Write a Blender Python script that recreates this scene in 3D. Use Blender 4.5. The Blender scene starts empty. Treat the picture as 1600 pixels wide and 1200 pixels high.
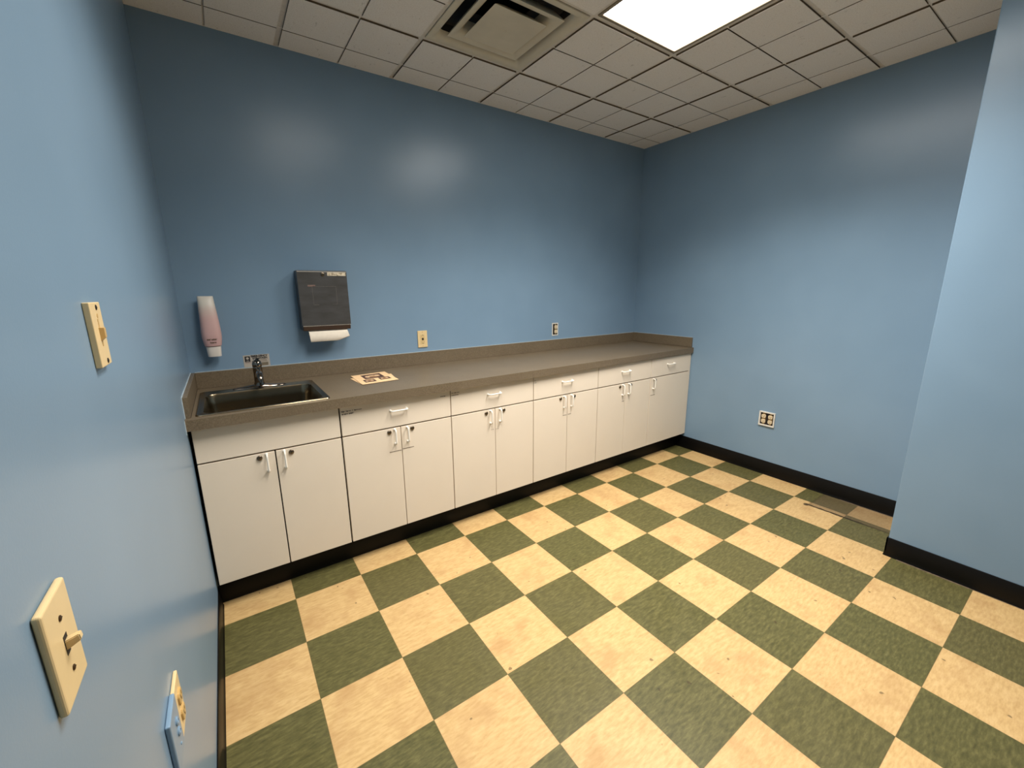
import bpy, bmesh, math, random
from mathutils import Vector, Matrix
random.seed(7)
C = bpy.context.scene.collection
PI = math.pi

# ------------------------------------------------------------------ measures
T = 0.3048
XL, XR, YB, YF, ZC = 0.010, 3.568, 0.440, -3.95, 2.690     # room shell
XP, YP = 3.028, -1.800                                     # projecting wall: face x, return y
YD = -0.210                                                # cabinet door face
CT, CB = 0.934, 0.887                                      # worktop top / underside
XT = [0.2991 + T * k - T for k in range(0, 13)]            # ceiling lines (x)
YT = [0.265 - T * k for k in range(0, 15)]                 # ceiling lines (y)

# ------------------------------------------------------------------ node helpers
def lin(c):
    c = c / 255.0
    return c / 12.92 if c <= 0.04045 else ((c + 0.055) / 1.055) ** 2.4
def rgb(r, g, b): return (lin(r), lin(g), lin(b), 1.0)

class NT:
    def __init__(s, name):
        s.m = bpy.data.materials.new(name); s.m.use_nodes = True
        s.t = s.m.node_tree; s.n = s.t.nodes; s.l = s.t.links
        s.b = s.n['Principled BSDF']
    def set(s, sock, v):
        if hasattr(v, 'is_output'): s.l.new(v, sock)
        else: sock.default_value = v
    def math(s, op, a, b=0.0, c=0.0):
        n = s.n.new('ShaderNodeMath'); n.operation = op
        s.set(n.inputs[0], a); s.set(n.inputs[1], b)
        if op in ('SMOOTH_MIN', 'MULTIPLY_ADD', 'COMPARE'): s.set(n.inputs[2], c)
        return n.outputs[0]
    def pos(s):
        return s.n.new('ShaderNodeNewGeometry').outputs['Position']
    def sep(s, v):
        n = s.n.new('ShaderNodeSeparateXYZ'); s.l.new(v, n.inputs[0]); return n.outputs
    def comb(s, x, y, z=0.0):
        n = s.n.new('ShaderNodeCombineXYZ'); s.set(n.inputs[0], x); s.set(n.inputs[1], y); s.set(n.inputs[2], z); return n.outputs[0]
    def noise(s, vec, scale, detail=3.0, rough=0.55):
        n = s.n.new('ShaderNodeTexNoise'); s.l.new(vec, n.inputs['Vector'])
        n.inputs['Scale'].default_value = scale; n.inputs['Detail'].default_value = detail; n.inputs['Roughness'].default_value = rough
        return n.outputs['Fac']
    def ramp(s, f, stops):
        n = s.n.new('ShaderNodeValToRGB'); s.l.new(f, n.inputs[0]); e = n.color_ramp.elements
        while len(e) < len(stops): e.new(0.5)
        for i, (p, c) in enumerate(stops):
            e[i].position = p; e[i].color = c if len(c) == 4 else (*c, 1)
        return n.outputs[0]
    def mapr(s, f, a, b, c=0.0, d=1.0):
        n = s.n.new('ShaderNodeMapRange'); s.l.new(f, n.inputs[0])
        for i, v in enumerate((a, b, c, d)): s.set(n.inputs[i + 1], v)
        return n.outputs[0]
    def mix(s, f, a, b, mode='MIX'):
        n = s.n.new('ShaderNodeMix'); n.data_type = 'RGBA'; n.blend_type = mode
        s.set(n.inputs[0], f); s.set(n.inputs[6], a); s.set(n.inputs[7], b); return n.outputs[2]
    def bump(s, h, strength=0.2, dist=0.002):
        n = s.n.new('ShaderNodeBump'); s.l.new(h, n.inputs['Height'])
        n.inputs['Strength'].default_value = strength; n.inputs['Distance'].default_value = dist
        s.l.new(n.outputs[0], s.b.inputs['Normal'])
    def scale(s, v, x, y, z):
        n = s.n.new('ShaderNodeVectorMath'); n.operation = 'MULTIPLY'; s.l.new(v, n.inputs[0]); n.inputs[1].default_value = (x, y, z)
        return n.outputs[0]
    def white(s, v):
        n = s.n.new('ShaderNodeTexWhiteNoise'); s.l.new(v, n.inputs[0]); return n.outputs['Value']

def plain(name, col, rough=0.45, metal=0.0, var=0.06, scale=40.0, bump=0.0, spec=0.5):
    """one-colour material with a little procedural mottling"""
    t = NT(name); p = t.pos()
    f = t.noise(p, scale)
    d = tuple(max(0, c * (1 - var)) for c in col[:3]) + (1,)
    e = tuple(min(1, c * (1 + var)) for c in col[:3]) + (1,)
    t.set(t.b.inputs['Base Color'], t.ramp(f, [(0.3, d), (0.7, e)]))
    t.b.inputs['Roughness'].default_value = rough; t.b.inputs['Metallic'].default_value = metal
    t.b.inputs['Specular IOR Level'].default_value = spec
    if bump: t.bump(t.noise(p, scale * 6), bump, 0.001)
    return t.m

def mat_wall():
    t = NT('blue_wall_paint'); p = t.pos()
    f = t.noise(p, 2.2, 2.0)
    t.set(t.b.inputs['Base Color'], t.ramp(f, [(0.3, rgb(119, 145, 167)), (0.7, rgb(125, 151, 173))]))
    t.b.inputs['Roughness'].default_value = 0.29
    t.b.inputs['Specular IOR Level'].default_value = 0.45
    t.bump(t.noise(p, 260.0, 2.0), 0.10, 0.001)
    return t.m

def mat_floor():
    t = NT('checker_vinyl_tile'); p = t.pos(); x, y, z = t.sep(p)
    u = t.math('DIVIDE', x, T); v = t.math('DIVIDE', y, -T)
    fu = t.math('FLOOR', u); fv = t.math('FLOOR', v)
    par = t.math('FLOORED_MODULO', t.math('ADD', fu, fv), 2.0)
    cell = t.comb(fu, fv); r = t.white(cell)
    # mottling, streaked along one way on each tile
    turn = t.math('ADD', t.math('MULTIPLY', r, 7.0), fv)
    sv = t.comb(t.math('ADD', x, turn), y, r)
    streak = t.noise(t.scale(sv, 30, 110, 1), 1.0, 4.0, 0.6)
    fine = t.noise(p, 170.0, 3.0)
    blotch = t.noise(t.comb(t.math('ADD', x, t.math('MULTIPLY', r, 30.0)), y, r), 7.0, 3.0)
    green = t.ramp(streak, [(0.26, rgb(66, 65, 36)), (0.5, rgb(86, 83, 48)), (0.74, rgb(107, 102, 62))])
    green = t.mix(t.mapr(fine, 0.60, 0.74, 0, 0.5), green, rgb(54, 50, 28))
    cream = t.ramp(streak, [(0.25, rgb(180, 147, 96)), (0.5, rgb(197, 164, 112)), (0.75, rgb(208, 177, 127))])
    cream = t.mix(t.mapr(blotch, 0.50, 0.72, 0, 0.55), cream, rgb(168, 130, 84))
    cream = t.mix(t.mapr(fine, 0.64, 0.74, 0, 0.35), cream, rgb(160, 124, 82))
    col = t.mix(t.math('GREATER_THAN', par, 0.5), cream, green)
    col = t.mix(t.mapr(r, 0, 1, 0.0, 0.10), col, rgb(120, 100, 70))
    # joints
    du = t.math('ABSOLUTE', t.math('SUBTRACT', t.math('FRACT', u), 0.5))
    dv = t.math('ABSOLUTE', t.math('SUBTRACT', t.math('FRACT', v), 0.5))
    j = t.mapr(t.math('MAXIMUM', du, dv), 0.4955, 0.4985, 0, 0.75)
    col = t.mix(j, col, rgb(96, 80, 50))
    # scattered dark scuffs
    sc = t.noise(p, 23.0, 1.0)
    col = t.mix(t.mapr(sc, 0.745, 0.77, 0, 0.6), col, rgb(60, 45, 28))
    # the grey outline left beside the right-hand wall, x 3.29-3.56, y -1.33 to -1.67
    wob = t.math('MULTIPLY', t.math('SUBTRACT', t.noise(p, 30.0, 2.0), 0.5), 0.02)
    xw = t.math('ADD', x, wob); yw = t.math('ADD', y, wob)
    inx = t.mapr(xw, 3.296, 3.312, 0, 1)
    iny = t.mapr(yw, -1.335, -1.322, 1, 0)
    inside = t.math('MULTIPLY', inx, iny)
    fade = t.mapr(y, -1.80, -1.68, 0.55, 1.0)
    col = t.mix(t.math('MULTIPLY', inside, t.math('MULTIPLY', fade, 0.55)), col, rgb(92, 76, 58))
    ex = t.math('MULTIPLY', t.mapr(t.math('ABSOLUTE', t.math('SUBTRACT', xw, 3.304)), 0.005, 0.013, 1, 0), t.mapr(yw, -1.315, -1.300, 1, 0))
    ey = t.math('MULTIPLY', t.mapr(t.math('ABSOLUTE', t.math('SUBTRACT', yw, -1.327)), 0.003, 0.010, 0.4, 0), t.mapr(xw, 3.29, 3.305, 0, 1))
    e = t.math('MULTIPLY', t.math('MAXIMUM', ex, ey), t.mapr(y, -1.70, -1.55, 0.45, 0.95))
    blob = t.mapr(t.math('ADD', t.math('POWER', t.math('DIVIDE', t.math('SUBTRACT', x, 3.296), 0.02), 2.0),
                         t.math('POWER', t.math('DIVIDE', t.math('SUBTRACT', y, -1.315), 0.016), 2.0)), 0.5, 1.3, 0.9, 0)
    col = t.mix(t.math('MAXIMUM', e, blob), col, rgb(38, 28, 18))
    t.set(t.b.inputs['Base Color'], col)
    t.set(t.b.inputs['Roughness'], t.mapr(blotch, 0.3, 0.7, 0.36, 0.52))
    t.b.inputs['Specular IOR Level'].default_value = 0.25
    t.bump(t.math('SUBTRACT', t.math('MULTIPLY', fine, 0.4), j), 0.12, 0.001)
    return t.m

def mat_ceiling():
    t = NT('mineral_fibre_tile'); p = t.pos()
    a = t.noise(p, 190.0, 4.0, 0.7); b = t.noise(t.scale(p, 60, 25, 60), 1.0, 3.0)
    col = t.ramp(a, [(0.25, rgb(222, 215, 208)), (0.5, rgb(241, 236, 230)), (0.8, rgb(246, 242, 238))])
    col = t.mix(t.mapr(b, 0.66, 0.76, 0, 0.35), col, rgb(150, 142, 130))
    t.set(t.b.inputs['Base Color'], col); t.b.inputs['Roughness'].default_value = 0.95
    t.b.inputs['Specular IOR Level'].default_value = 0.1
    t.bump(a, 0.35, 0.002)
    return t.m

def mat_counter():
    t = NT('grey_brown_laminate'); p = t.pos()
    a = t.noise(p, 210.0, 3.0, 0.7); b = t.noise(p, 6.0, 2.0); w = t.noise(p, 420.0, 2.0)
    col = t.ramp(a, [(0.3, rgb(88, 76, 60)), (0.5, rgb(105, 92, 73)), (0.7, rgb(123, 109, 88))])
    col = t.mix(t.mapr(b, 0.4, 0.7, 0, 0.18), col, rgb(128, 114, 92))
    col = t.mix(t.mapr(w, 0.70, 0.76, 0, 0.5), col, rgb(190, 176, 150))
    t.set(t.b.inputs['Base Color'], col); t.b.inputs['Roughness'].default_value = 0.42
    t.b.inputs['Specular IOR Level'].default_value = 0.4
    return t.m

def mat_steel():
    t = NT('brushed_stainless_steel'); p = t.pos()
    a = t.noise(t.scale(p, 500, 8, 500), 1.0, 2.0)
    t.set(t.b.inputs['Base Color'], t.ramp(a, [(0.3, rgb(128, 116, 95)), (0.7, rgb(142, 130, 108))]))
    t.b.inputs['Metallic'].default_value = 1.0
    t.set(t.b.inputs['Roughness'], t.mapr(a, 0.3, 0.7, 0.20, 0.25))
    return t.m

def mat_soap():
    t = NT('soap_bottle_plastic'); p = t.pos(); x, y, z = t.sep(p)
    f = t.math('ADD', z, t.math('MULTIPLY', t.math('SUBTRACT', t.noise(p, 40.0), 0.5), 0.02))
    col = t.ramp(t.mapr(f, 1.17, 1.42, 0, 1), [(0.0, rgb(202, 164, 160)), (0.55, rgb(204, 170, 165)), (0.72, rgb(208, 188, 178)), (0.84, rgb(212, 206, 194))])
    t.set(t.b.inputs['Base Color'], col); t.b.inputs['Roughness'].default_value = 0.38
    t.b.inputs['Subsurface Weight'].default_value = 0.15
    t.b.inputs['Subsurface Radius'].default_value = (0.01, 0.006, 0.005)
    return t.m

def mat_emit(name, col, power):
    t = NT(name); p = t.pos()
    a = t.noise(t.scale(p, 3.0, 0.6, 1), 1.0, 1.0)
    t.b.inputs['Base Color'].default_value = (0.9, 0.9, 0.88, 1)
    t.set(t.b.inputs['Emission Color'], t.ramp(a, [(0.3, col), (0.7, tuple(min(1, c * 1.03) for c in col[:3]) + (1,))]))
    t.b.inputs['Emission Strength'].default_value = power
    return t.m

def mat_sticker():
    t = NT('worn_paper_sticker'); p = t.pos()
    a = t.noise(t.scale(p, 60, 60, 120), 1.0, 3.0)
    t.set(t.b.inputs['Base Color'], t.ramp(a, [(0.34, rgb(128, 110, 84)), (0.46, rgb(214, 200, 172)), (0.7, rgb(232, 222, 198))]))
    t.b.inputs['Roughness'].default_value = 0.7
    return t.m

def mat_case():
    t = NT('smoke_grey_metal'); p = t.pos()
    a = t.noise(t.scale(p, 10, 10, 30), 1.0, 4.0)
    t.set(t.b.inputs['Base Color'], t.ramp(a, [(0.3, rgb(68, 66, 63)), (0.7, rgb(80, 79, 78))]))
    t.b.inputs['Roughness'].default_value = 0.42; t.b.inputs['Metallic'].default_value = 0.25
    return t.m

M = {}
M['wall'] = mat_wall()
M['floor'] = mat_floor()
M['ceil'] = mat_ceiling()
M['grid'] = plain('painted_ceiling_grid', rgb(222, 216, 208), 0.6)
M['counter'] = mat_counter()
M['steel'] = mat_steel()
M['soap'] = mat_soap()
M['sticker'] = mat_sticker()
M['case'] = mat_case()
M['white'] = plain('white_laminate', rgb(225, 212, 193), 0.42, var=0.012, scale=5.0, spec=0.4)
M['carcass'] = plain('seam_shade_and_joint', rgb(30, 20, 12), 0.8)  # shade of the door gaps put into the carcass colour; also the joint line
M['pull'] = plain('white_painted_pull', rgb(238, 233, 222), 0.3, var=0.01)
M['lock'] = plain('dark_nickel', rgb(120, 108, 92), 0.28, metal=1.0)
M['keyhole'] = plain('keyway_black', rgb(14, 12, 10), 0.6)
M['base'] = plain('black_vinyl_base', rgb(7, 6, 5), 0.42, var=0.2, spec=0.22)
M['glue'] = plain('old_adhesive_line', rgb(112, 96, 78), 0.7, var=0.3, scale=60)
M['caulk'] = plain('pale_caulk', rgb(176, 190, 196), 0.5, var=0.1, scale=90)
M['ivory'] = plain('ivory_plastic', rgb(222, 196, 146), 0.35, var=0.02)
M['ivory_mid'] = plain('ivory_outlet_body', rgb(214, 186, 132), 0.38, var=0.02)
M['ivory_dark'] = plain('aged_ivory_plastic', rgb(196, 162, 102), 0.4, var=0.03)
M['hole'] = plain('dark_slot', rgb(22, 14, 8), 0.7)
M['box'] = plain('outlet_box_interior', rgb(26, 18, 14), 0.8)
M['rim'] = plain('bare_white_plaster_rim', rgb(214, 210, 200), 0.7, var=0.1, scale=120)
M['face'] = plain('ivory_receptacle', rgb(214, 196, 162), 0.4, var=0.03)
M['yoke'] = plain('metal_yoke', rgb(150, 128, 92), 0.4, metal=0.8)
M['screw'] = plain('dark_screw', rgb(70, 50, 28), 0.4, metal=0.6)
M['plate_blue'] = plain('blue_painted_plate', rgb(122, 148, 170), 0.34, var=0.03)
M['chrome'] = plain('chrome', rgb(128, 118, 108), 0.07, metal=1.0, var=0.02)
M['chrome_dark'] = plain('chrome_lever', rgb(140, 132, 122), 0.10, metal=1.0, var=0.02)  # lever has its own chrome tone, slightly rougher than the body
M['cap'] = plain('white_cap', rgb(222, 214, 204), 0.4, var=0.02)
M['ink'] = plain('black_ink', rgb(24, 21, 20), 0.6)
M['ink_soft'] = plain('faded_ink', rgb(92, 74, 56), 0.6)
M['ink_pink'] = plain('dark_rose_ink', rgb(138, 76, 78), 0.6)
M['scuff'] = plain('rust_scuff', rgb(128, 104, 94), 0.5, var=.2, scale=200)
M['ghost'] = plain('sticker_glue_line', rgb(104, 98, 92), 0.5, var=.3, scale=200)
M['sign'] = plain('clear_backed_sign', rgb(176, 168, 156), 0.45, var=0.05)
M['signgrey'] = plain('grey_sign_panel', rgb(112, 102, 84), 0.5)
M['peach'] = plain('peach_paper', rgb(236, 198, 150), 0.75, var=0.03, scale=25)
M['photo'] = plain('printed_dark_photo', rgb(74, 48, 40), 0.6, var=0.35, scale=160)
M['photo_light'] = plain('printed_light_area', rgb(216, 182, 142), 0.6, var=0.12, scale=90)
M['photo_mid'] = plain('printed_mid_tone', rgb(150, 112, 78), 0.6, var=0.3, scale=140)
M['towel'] = plain('white_paper_towel', rgb(232, 222, 204), 0.85, var=0.03, scale=60, bump=0.3)
M['bright'] = plain('worn_bare_edge', rgb(214, 206, 192), 0.35, metal=0.6)
M['brown'] = plain('brown_smoked_lip', rgb(62, 44, 30), 0.35)
M['vent'] = plain('white_enamel_vent', rgb(214, 205, 184), 0.55, var=0.05, scale=8)
M['pan'] = plain('pan_shade_dark', rgb(44, 40, 38), 0.8)  # shade up inside the vent, put into the pan's colour
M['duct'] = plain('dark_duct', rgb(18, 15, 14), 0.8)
M['frame'] = plain('light_door_frame', rgb(158, 142, 118), 0.4, metal=0.3)
M['lens'] = mat_emit('lit_prismatic_lens', (1.0, 0.96, 0.91, 1), 8.2)
M['lens_weak'] = mat_emit('dim_lit_prismatic_lens', (1.0, 0.95, 0.88, 1), 4.2)
M['raw'] = plain('raw_fibre_edge_shade', rgb(96, 82, 64), 0.95)  # unpainted fibre brown, kept dark to carry the shade along tile sides

# ------------------------------------------------------------------ mesh helpers
def bm_new(): return bmesh.new()
def box(bm, x0, x1, y0, y1, z0, z1, bev=0.0, seg=2):
    r = bmesh.ops.create_cube(bm, size=1.0); vs = r['verts']
    for v in vs:
        v.co = Vector((x0 + (v.co.x + .5) * (x1 - x0), y0 + (v.co.y + .5) * (y1 - y0), z0 + (v.co.z + .5) * (z1 - z0)))
    if bev > 0:
        es = list({e for v in vs for e in v.link_edges})
        bmesh.ops.bevel(bm, geom=es, offset=bev, segments=seg, profile=0.5, affect='EDGES')
def loft(bm, rings, cap0=True, cap1=True, closed=True):
    R = [[bm.verts.new(p) for p in ring] for ring in rings]
    n = len(R[0])
    for a, b in zip(R, R[1:]):
        for i in range(n if closed else n - 1):
            bm.faces.new((a[i], a[(i + 1) % n], b[(i + 1) % n], b[i]))
    if cap0: bm.faces.new(list(reversed(R[0])))
    if cap1: bm.faces.new(R[-1])
def frames(pts):
    out = []; up = None
    for i, p in enumerate(pts):
        t = (pts[min(i + 1, len(pts) - 1)] - pts[max(i - 1, 0)]).normalized()
        if up is None:
            up = Vector((0, 0, 1)) if abs(t.z) < 0.9 else Vector((1, 0, 0))
        s = t.cross(up).normalized(); up = s.cross(t).normalized()
        out.append((s, up))
    return out
def tube(bm, pts, rad, n=12, sx=1.0, sy=1.0):
    pts = [Vector(p) for p in pts]
    rs = rad if isinstance(rad, (list, tuple)) else [rad] * len(pts)
    rings = []
    for p, (s, u), r in zip(pts, frames(pts), rs):
        rings.append([p + s * (math.cos(2 * PI * k / n) * r * sx) + u * (math.sin(2 * PI * k / n) * r * sy) for k in range(n)])
    loft(bm, rings)
def lathe(bm, prof, c, axis, n=24):
    """prof: (distance along axis, radius)"""
    a = Vector(axis).normalized(); s = a.orthogonal().normalized(); u = a.cross(s)
    c = Vector(c)
    loft(bm, [[c + a * h + (s * math.cos(2 * PI * k / n) + u * math.sin(2 * PI * k / n)) * r for k in range(n)] for h, r in prof])
def rrect(w, h, r, n=5):
    """rounded rectangle outline centred on 0, CCW"""
    out = []
    for cx, cy, a0 in ((w/2-r, h/2-r, 0), (-w/2+r, h/2-r, 90), (-w/2+r, -h/2+r, 180), (w/2-r, -h/2+r, 270)):
        for k in range(n + 1):
            a = math.radians(a0 + 90 * k / n); out.append((cx + r * math.cos(a), cy + r * math.sin(a)))
    return out
def obj(name, bm, mat, parent=None, smooth=False, loc=None):
    bmesh.ops.recalc_face_normals(bm, faces=bm.faces)
    me = bpy.data.meshes.new(name); bm.to_mesh(me); bm.free()
    for m in (mat if isinstance(mat, (list, tuple)) else [mat]): me.materials.append(m)
    o = bpy.data.objects.new(name, me); C.objects.link(o)
    if smooth:
        for p in me.polygons: p.use_smooth = True
        try: me.set_sharp_from_angle(angle=math.radians(38))
        except Exception: pass
    if loc is not None: o.location = loc
    if parent is not None: o.parent = parent
    return o
def thing(name, label, cat, loc=(0, 0, 0), group=None, rot=(0, 0, 0)):
    o = bpy.data.objects.new(name, None); C.objects.link(o); o.empty_display_size = 0.05
    o.location = loc; o.rotation_euler = rot
    o['label'] = label; o['category'] = cat
    if group: o['group'] = group
    return o
def tag(o, label, cat, group=None):
    o['label'] = label; o['category'] = cat
    if group: o['group'] = group
    return o
def struct(name, bm, mat, smooth=False):
    o = obj(name, bm, mat, None, smooth); o['kind'] = 'structure'; return o
def quads_at(bm, rects, y):
    """flat rectangles (x0,x1,z0,z1) lying on the plane y, facing -y, 0.3 mm thick"""
    for x0, x1, z0, z1 in rects: box(bm, x0, x1, y, y + 0.0003, z0, z1)
def scribble(x, z, h, words, lean=0.0):
    """illegible small print: word-shaped rows of strokes -> rectangles"""
    out = []; rnd = random.Random(int(x * 1000) + int(z * 7000))
    for w in words:
        for k in range(w):
            tall = 1.0 if k == 0 or rnd.random() < 0.25 else 0.68
            cw = h * 0.52
            out.append((x, x + cw * 0.28, z, z + h * tall))
            out.append((x + cw * 0.28, x + cw * 0.8, z + (h * 0.55 if rnd.random() < .5 else 0), z + (h * 0.68 if rnd.random() < .5 else h * 0.2)) if False else (x + cw * 0.2, x + cw * 0.82, z + h * rnd.choice([0.0, 0.28, 0.5]), z + h * rnd.choice([0.62, 0.66])))
            x += cw
        x += h * 0.5
    return out
def text_mesh(body, size, depth=0.0003):
    cu = bpy.data.curves.new('lettering', 'FONT'); cu.body = body; cu.size = size; cu.extrude = depth / 2; cu.resolution_u = 3
    cu.offset = size * 0.05
    o = bpy.data.objects.new('lettering', cu); C.objects.link(o)
    dg = bpy.context.evaluated_depsgraph_get(); me = bpy.data.meshes.new_from_object(o.evaluated_get(dg))
    bpy.data.objects.remove(o); bpy.data.curves.remove(cu)
    bm = bmesh.new(); bm.from_mesh(me); bpy.data.meshes.remove(me)
    return bm

# ================================================================== THE ROOM
b = bm_new(); box(b, -0.15, XR + 0.15, YF - 0.15, YB + 0.15, -0.10, 0.0); struct('floor', b, M['floor'])
b = bm_new(); box(b, -0.15, XR + 0.15, YB, YB + 0.12, 0.0, 3.0); struct('wall_back', b, M['wall'])
b = bm_new(); box(b, XL - 0.12, XL, YF, YB, 0.0, 3.0); struct('wall_left', b, M['wall'])
b = bm_new(); box(b, XR, XR + 0.12, YF, YB, 0.0, 3.0); struct('wall_right', b, M['wall'])
b = bm_new(); box(b, XP, XR, YF, YP, 0.0, 3.0, 0.004, 2); struct('wall_right_projection', b, M['wall'])
b = bm_new(); box(b, -0.15, XR + 0.15, YF - 0.12, YF, 0.0, 3.0); struct('wall_front', b, M['wall'])

# --- ceiling: grid face with openings for the vent and the lights, then the drop-edge tiles
VENT = (1.213, 1.8226, -0.6494, -0.0398)
LIGHT_A = (1.8226, 2.4322, -1.8686, -0.6494)
LIGHT_B = (0.6034, 1.2130, -1.8686, -0.6494)
def inside(x, y, r): return r[0] < x < r[1] and r[2] < y < r[3]
b = bm_new()
xs = sorted({XL - 0.02, 0.6034, 1.2130, 1.8226, 2.4322, XR + 0.02}); ys = sorted({YF - 0.02, -1.8686, -0.6494, -0.0398, YB + 0.02})
for i in range(len(xs) - 1):
    for j in range(len(ys) - 1):
        mx, my = (xs[i] + xs[i+1]) / 2, (ys[j] + ys[j+1]) / 2
        if any(inside(mx, my, r) for r in (VENT, LIGHT_A, LIGHT_B)): continue
        box(b, xs[i], xs[i+1], ys[j], ys[j+1], ZC + 0.010, ZC + 0.034)
# T-bars carried round the openings
for r in (VENT, LIGHT_A, LIGHT_B):
    x0, x1, y0, y1 = r; t = 0.012
    box(b, x0, x0 + t, y0, y1, ZC + 0.010, ZC + 0.034); box(b, x1 - t, x1, y0, y1, ZC + 0.010, ZC + 0.034)
    box(b, x0 + t, x1 - t, y0, y0 + t, ZC + 0.010, ZC + 0.034); box(b, x0 + t, x1 - t, y1 - t, y1, ZC + 0.010, ZC + 0.034)
ceil = struct('ceiling', b, M['grid'])
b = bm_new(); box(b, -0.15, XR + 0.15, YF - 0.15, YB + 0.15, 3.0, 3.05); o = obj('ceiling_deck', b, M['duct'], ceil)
def tile(bm, x0, x1, y0, y1):
    z0, z1, c = ZC, ZC + 0.0102, 0.0012
    loft(bm, [[(x0, y0, z1), (x1, y0, z1), (x1, y1, z1), (x0, y1, z1)],
              [(x0, y0, z0 + c), (x1, y0, z0 + c), (x1, y1, z0 + c), (x0, y1, z0 + c)],
              [(x0 + c, y0 + c, z0), (x1 - c, y0 + c, z0), (x1 - c, y1 - c, z0), (x0 + c, y1 - c, z0)]], cap0=False)
    bm.faces.ensure_lookup_table()
    for f in bm.faces[-9:-5]: f.material_index = 1
def gap(k): return 0.0125 if k % 2 == 0 else 0.0038       # half widths: T-bar / scored line
b = bm_new()
XE = [XT[0] - T] + XT + [XT[-1] + T]
for i in range(len(XT) - 1):
    for j in range(-1, len(YT) - 1):
        yhi = YT[j] if j >= 0 else YT[0] + T
        ylo = YT[j + 1]
        x0 = XT[i] + gap(i); x1 = XT[i + 1] - gap(i + 1)
        y1 = yhi - gap(j + 1); y0 = ylo + gap(j)
        mx, my = (x0 + x1) / 2, (y0 + y1) / 2
        if any(inside(mx, my, r) for r in (VENT, LIGHT_A, LIGHT_B)): continue
        x0 = max(x0, XL + 0.001); x1 = min(x1, XR - 0.001); y1 = min(y1, YB - 0.001); y0 = max(y0, YF + 0.001)
        if x1 - x0 < 0.02 or y1 - y0 < 0.02: continue
        if x0 > XP and my < YP: continue
        tile(b, x0, x1, y0, y1)
OPEN = (VENT, LIGHT_A, LIGHT_B)
for k, x in enumerate(XT):                                     # scored lines: strip closing the bottom of the groove
    if k % 2:
        cuts = sorted([(r[2], r[3]) for r in OPEN if r[0] < x < r[1]]); a = max(YF, YT[-1])
        for c0, c1 in cuts + [(YB - .001, None)]:
            if c0 > a: box(b, x - .0040, x + .0040, a, c0, ZC + .0078, ZC + .0098)
            a = c1
for k, y in enumerate(YT):
    if k % 2 == 0:
        cuts = sorted([(r[0], r[1]) for r in OPEN if r[2] < y < r[3]]); a = XL + .001
        for c0, c1 in cuts + [(XR - .001, None)]:
            if c0 > a: box(b, a, c0, y - .0040, y + .0040, ZC + .0078, ZC + .0098)
            a = c1
b.faces.ensure_lookup_table()
o = obj('ceiling_tile', b, [M['ceil'], M['raw']], ceil)

b = bm_new(); e = .0035                                       # wall angle that closes the grid along the walls
box(b, XL, XR, YB - e, YB, ZC + .0002, ZC + .011); box(b, XL, XL + e, YF, YB - e, ZC + .0002, ZC + .011)
box(b, XR - e, XR, YP, YB - e, ZC + .0002, ZC + .011); box(b, XP - e, XP, YF, YP, ZC + .0002, ZC + .011)
obj('wall_angle', b, M['grid'], ceil)
# --- black cove base: profile extruded along each run
def cove(bm, p0, p1, nrm, h, t=0.006, toe=0.010):
    p0, p1, n = Vector(p0), Vector(p1), Vector(nrm)
    prof = [(0, 0), (t + toe, 0), (t + toe, 0.002), (t + toe * .45, 0.006), (t + 0.001, 0.016), (t, 0.026), (t, h - 0.003), (t - 0.002, h), (0, h)]
    rings = [[p + n * a + Vector((0, 0, z)) for a, z in prof] for p in (p0, p1)]
    loft(bm, rings)
b = bm_new(); cove(b, (XL, YF, 0), (XL, -0.15, 0), (1, 0, 0), 0.105, 0.005, 0.006); struct('baseboard_left', b, M['base'], True)
b = bm_new(); cove(b, (XR, YB, 0), (XR, YP, 0), (-1, 0, 0), 0.110, 0.006, 0.004); struct('baseboard_right', b, M['base'], True)
b = bm_new(); cove(b, (XP, YP + 0.006, 0), (XP, YF, 0), (-1, 0, 0), 0.106, 0.006, 0.004)
cove(b, (XP - 0.006, YP, 0), (XR - 0.01, YP, 0), (0, 1, 0), 0.106, 0.006, 0.004); struct('baseboard_projection', b, M['base'], True)
b = bm_new(); box(b, XL + 0.001, XR - 0.008, -0.124, 0.10, 0.0, 0.138)
cove(b, (XL + 0.001, -0.124, 0), (XR - 0.008, -0.124, 0), (0, -1, 0), 0.138, 0.005, 0.003); struct('baseboard_back', b, M['base'], True)
# old adhesive line peeping out in front of the projection's and right wall's base
b = bm_new(); box(b, XP - 0.0165, XP - 0.0092, -2.12, -1.85, 0.0, 0.0016); box(b, XP - 0.013, XP - 0.0092, -3.2, -2.12, 0.0, 0.0014)
box(b, XR - 0.016, XR - 0.0096, -1.79, -1.42, 0.0, 0.0014); struct('trim_1', b, M['glue'])

# ================================================================== CABINETS
GRP = 'white base cabinets under the worktop'
def pull_bm(vertical, half=0.040, out=0.024, r=0.0042):
    pts = []
    rc = 0.011
    path = [(-half, 0.0), (-half, -(out - rc))]
    for k in range(1, 6): a = k / 5 * PI / 2; path.append((-half + rc - rc * math.cos(a), -(out - rc) - rc * math.sin(a)))
    for k in range(0, 5):
        s = -half + rc + (2 * half - 2 * rc) * (k + 1) / 6; path.append((s, -out))
    for k in range(0, 6): a = PI / 2 - k / 5 * PI / 2; path.append((half - rc + rc * math.cos(a), -(out - rc) - rc * math.sin(a)))
    path.append((half, 0.0))
    for s, y in path: pts.append((0, y, -s) if vertical else (s, y, 0))
    bm = bm_new(); tube(bm, pts, r, 12)
    for s in (-half, half):
        c = (0, 0, -s) if vertical else (s, 0, 0)
        lathe(bm, [(0, 0.0068), (0.0025, 0.0068), (0.0045, 0.0050)], c, (0, -1, 0), 14)
    return bm
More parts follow.
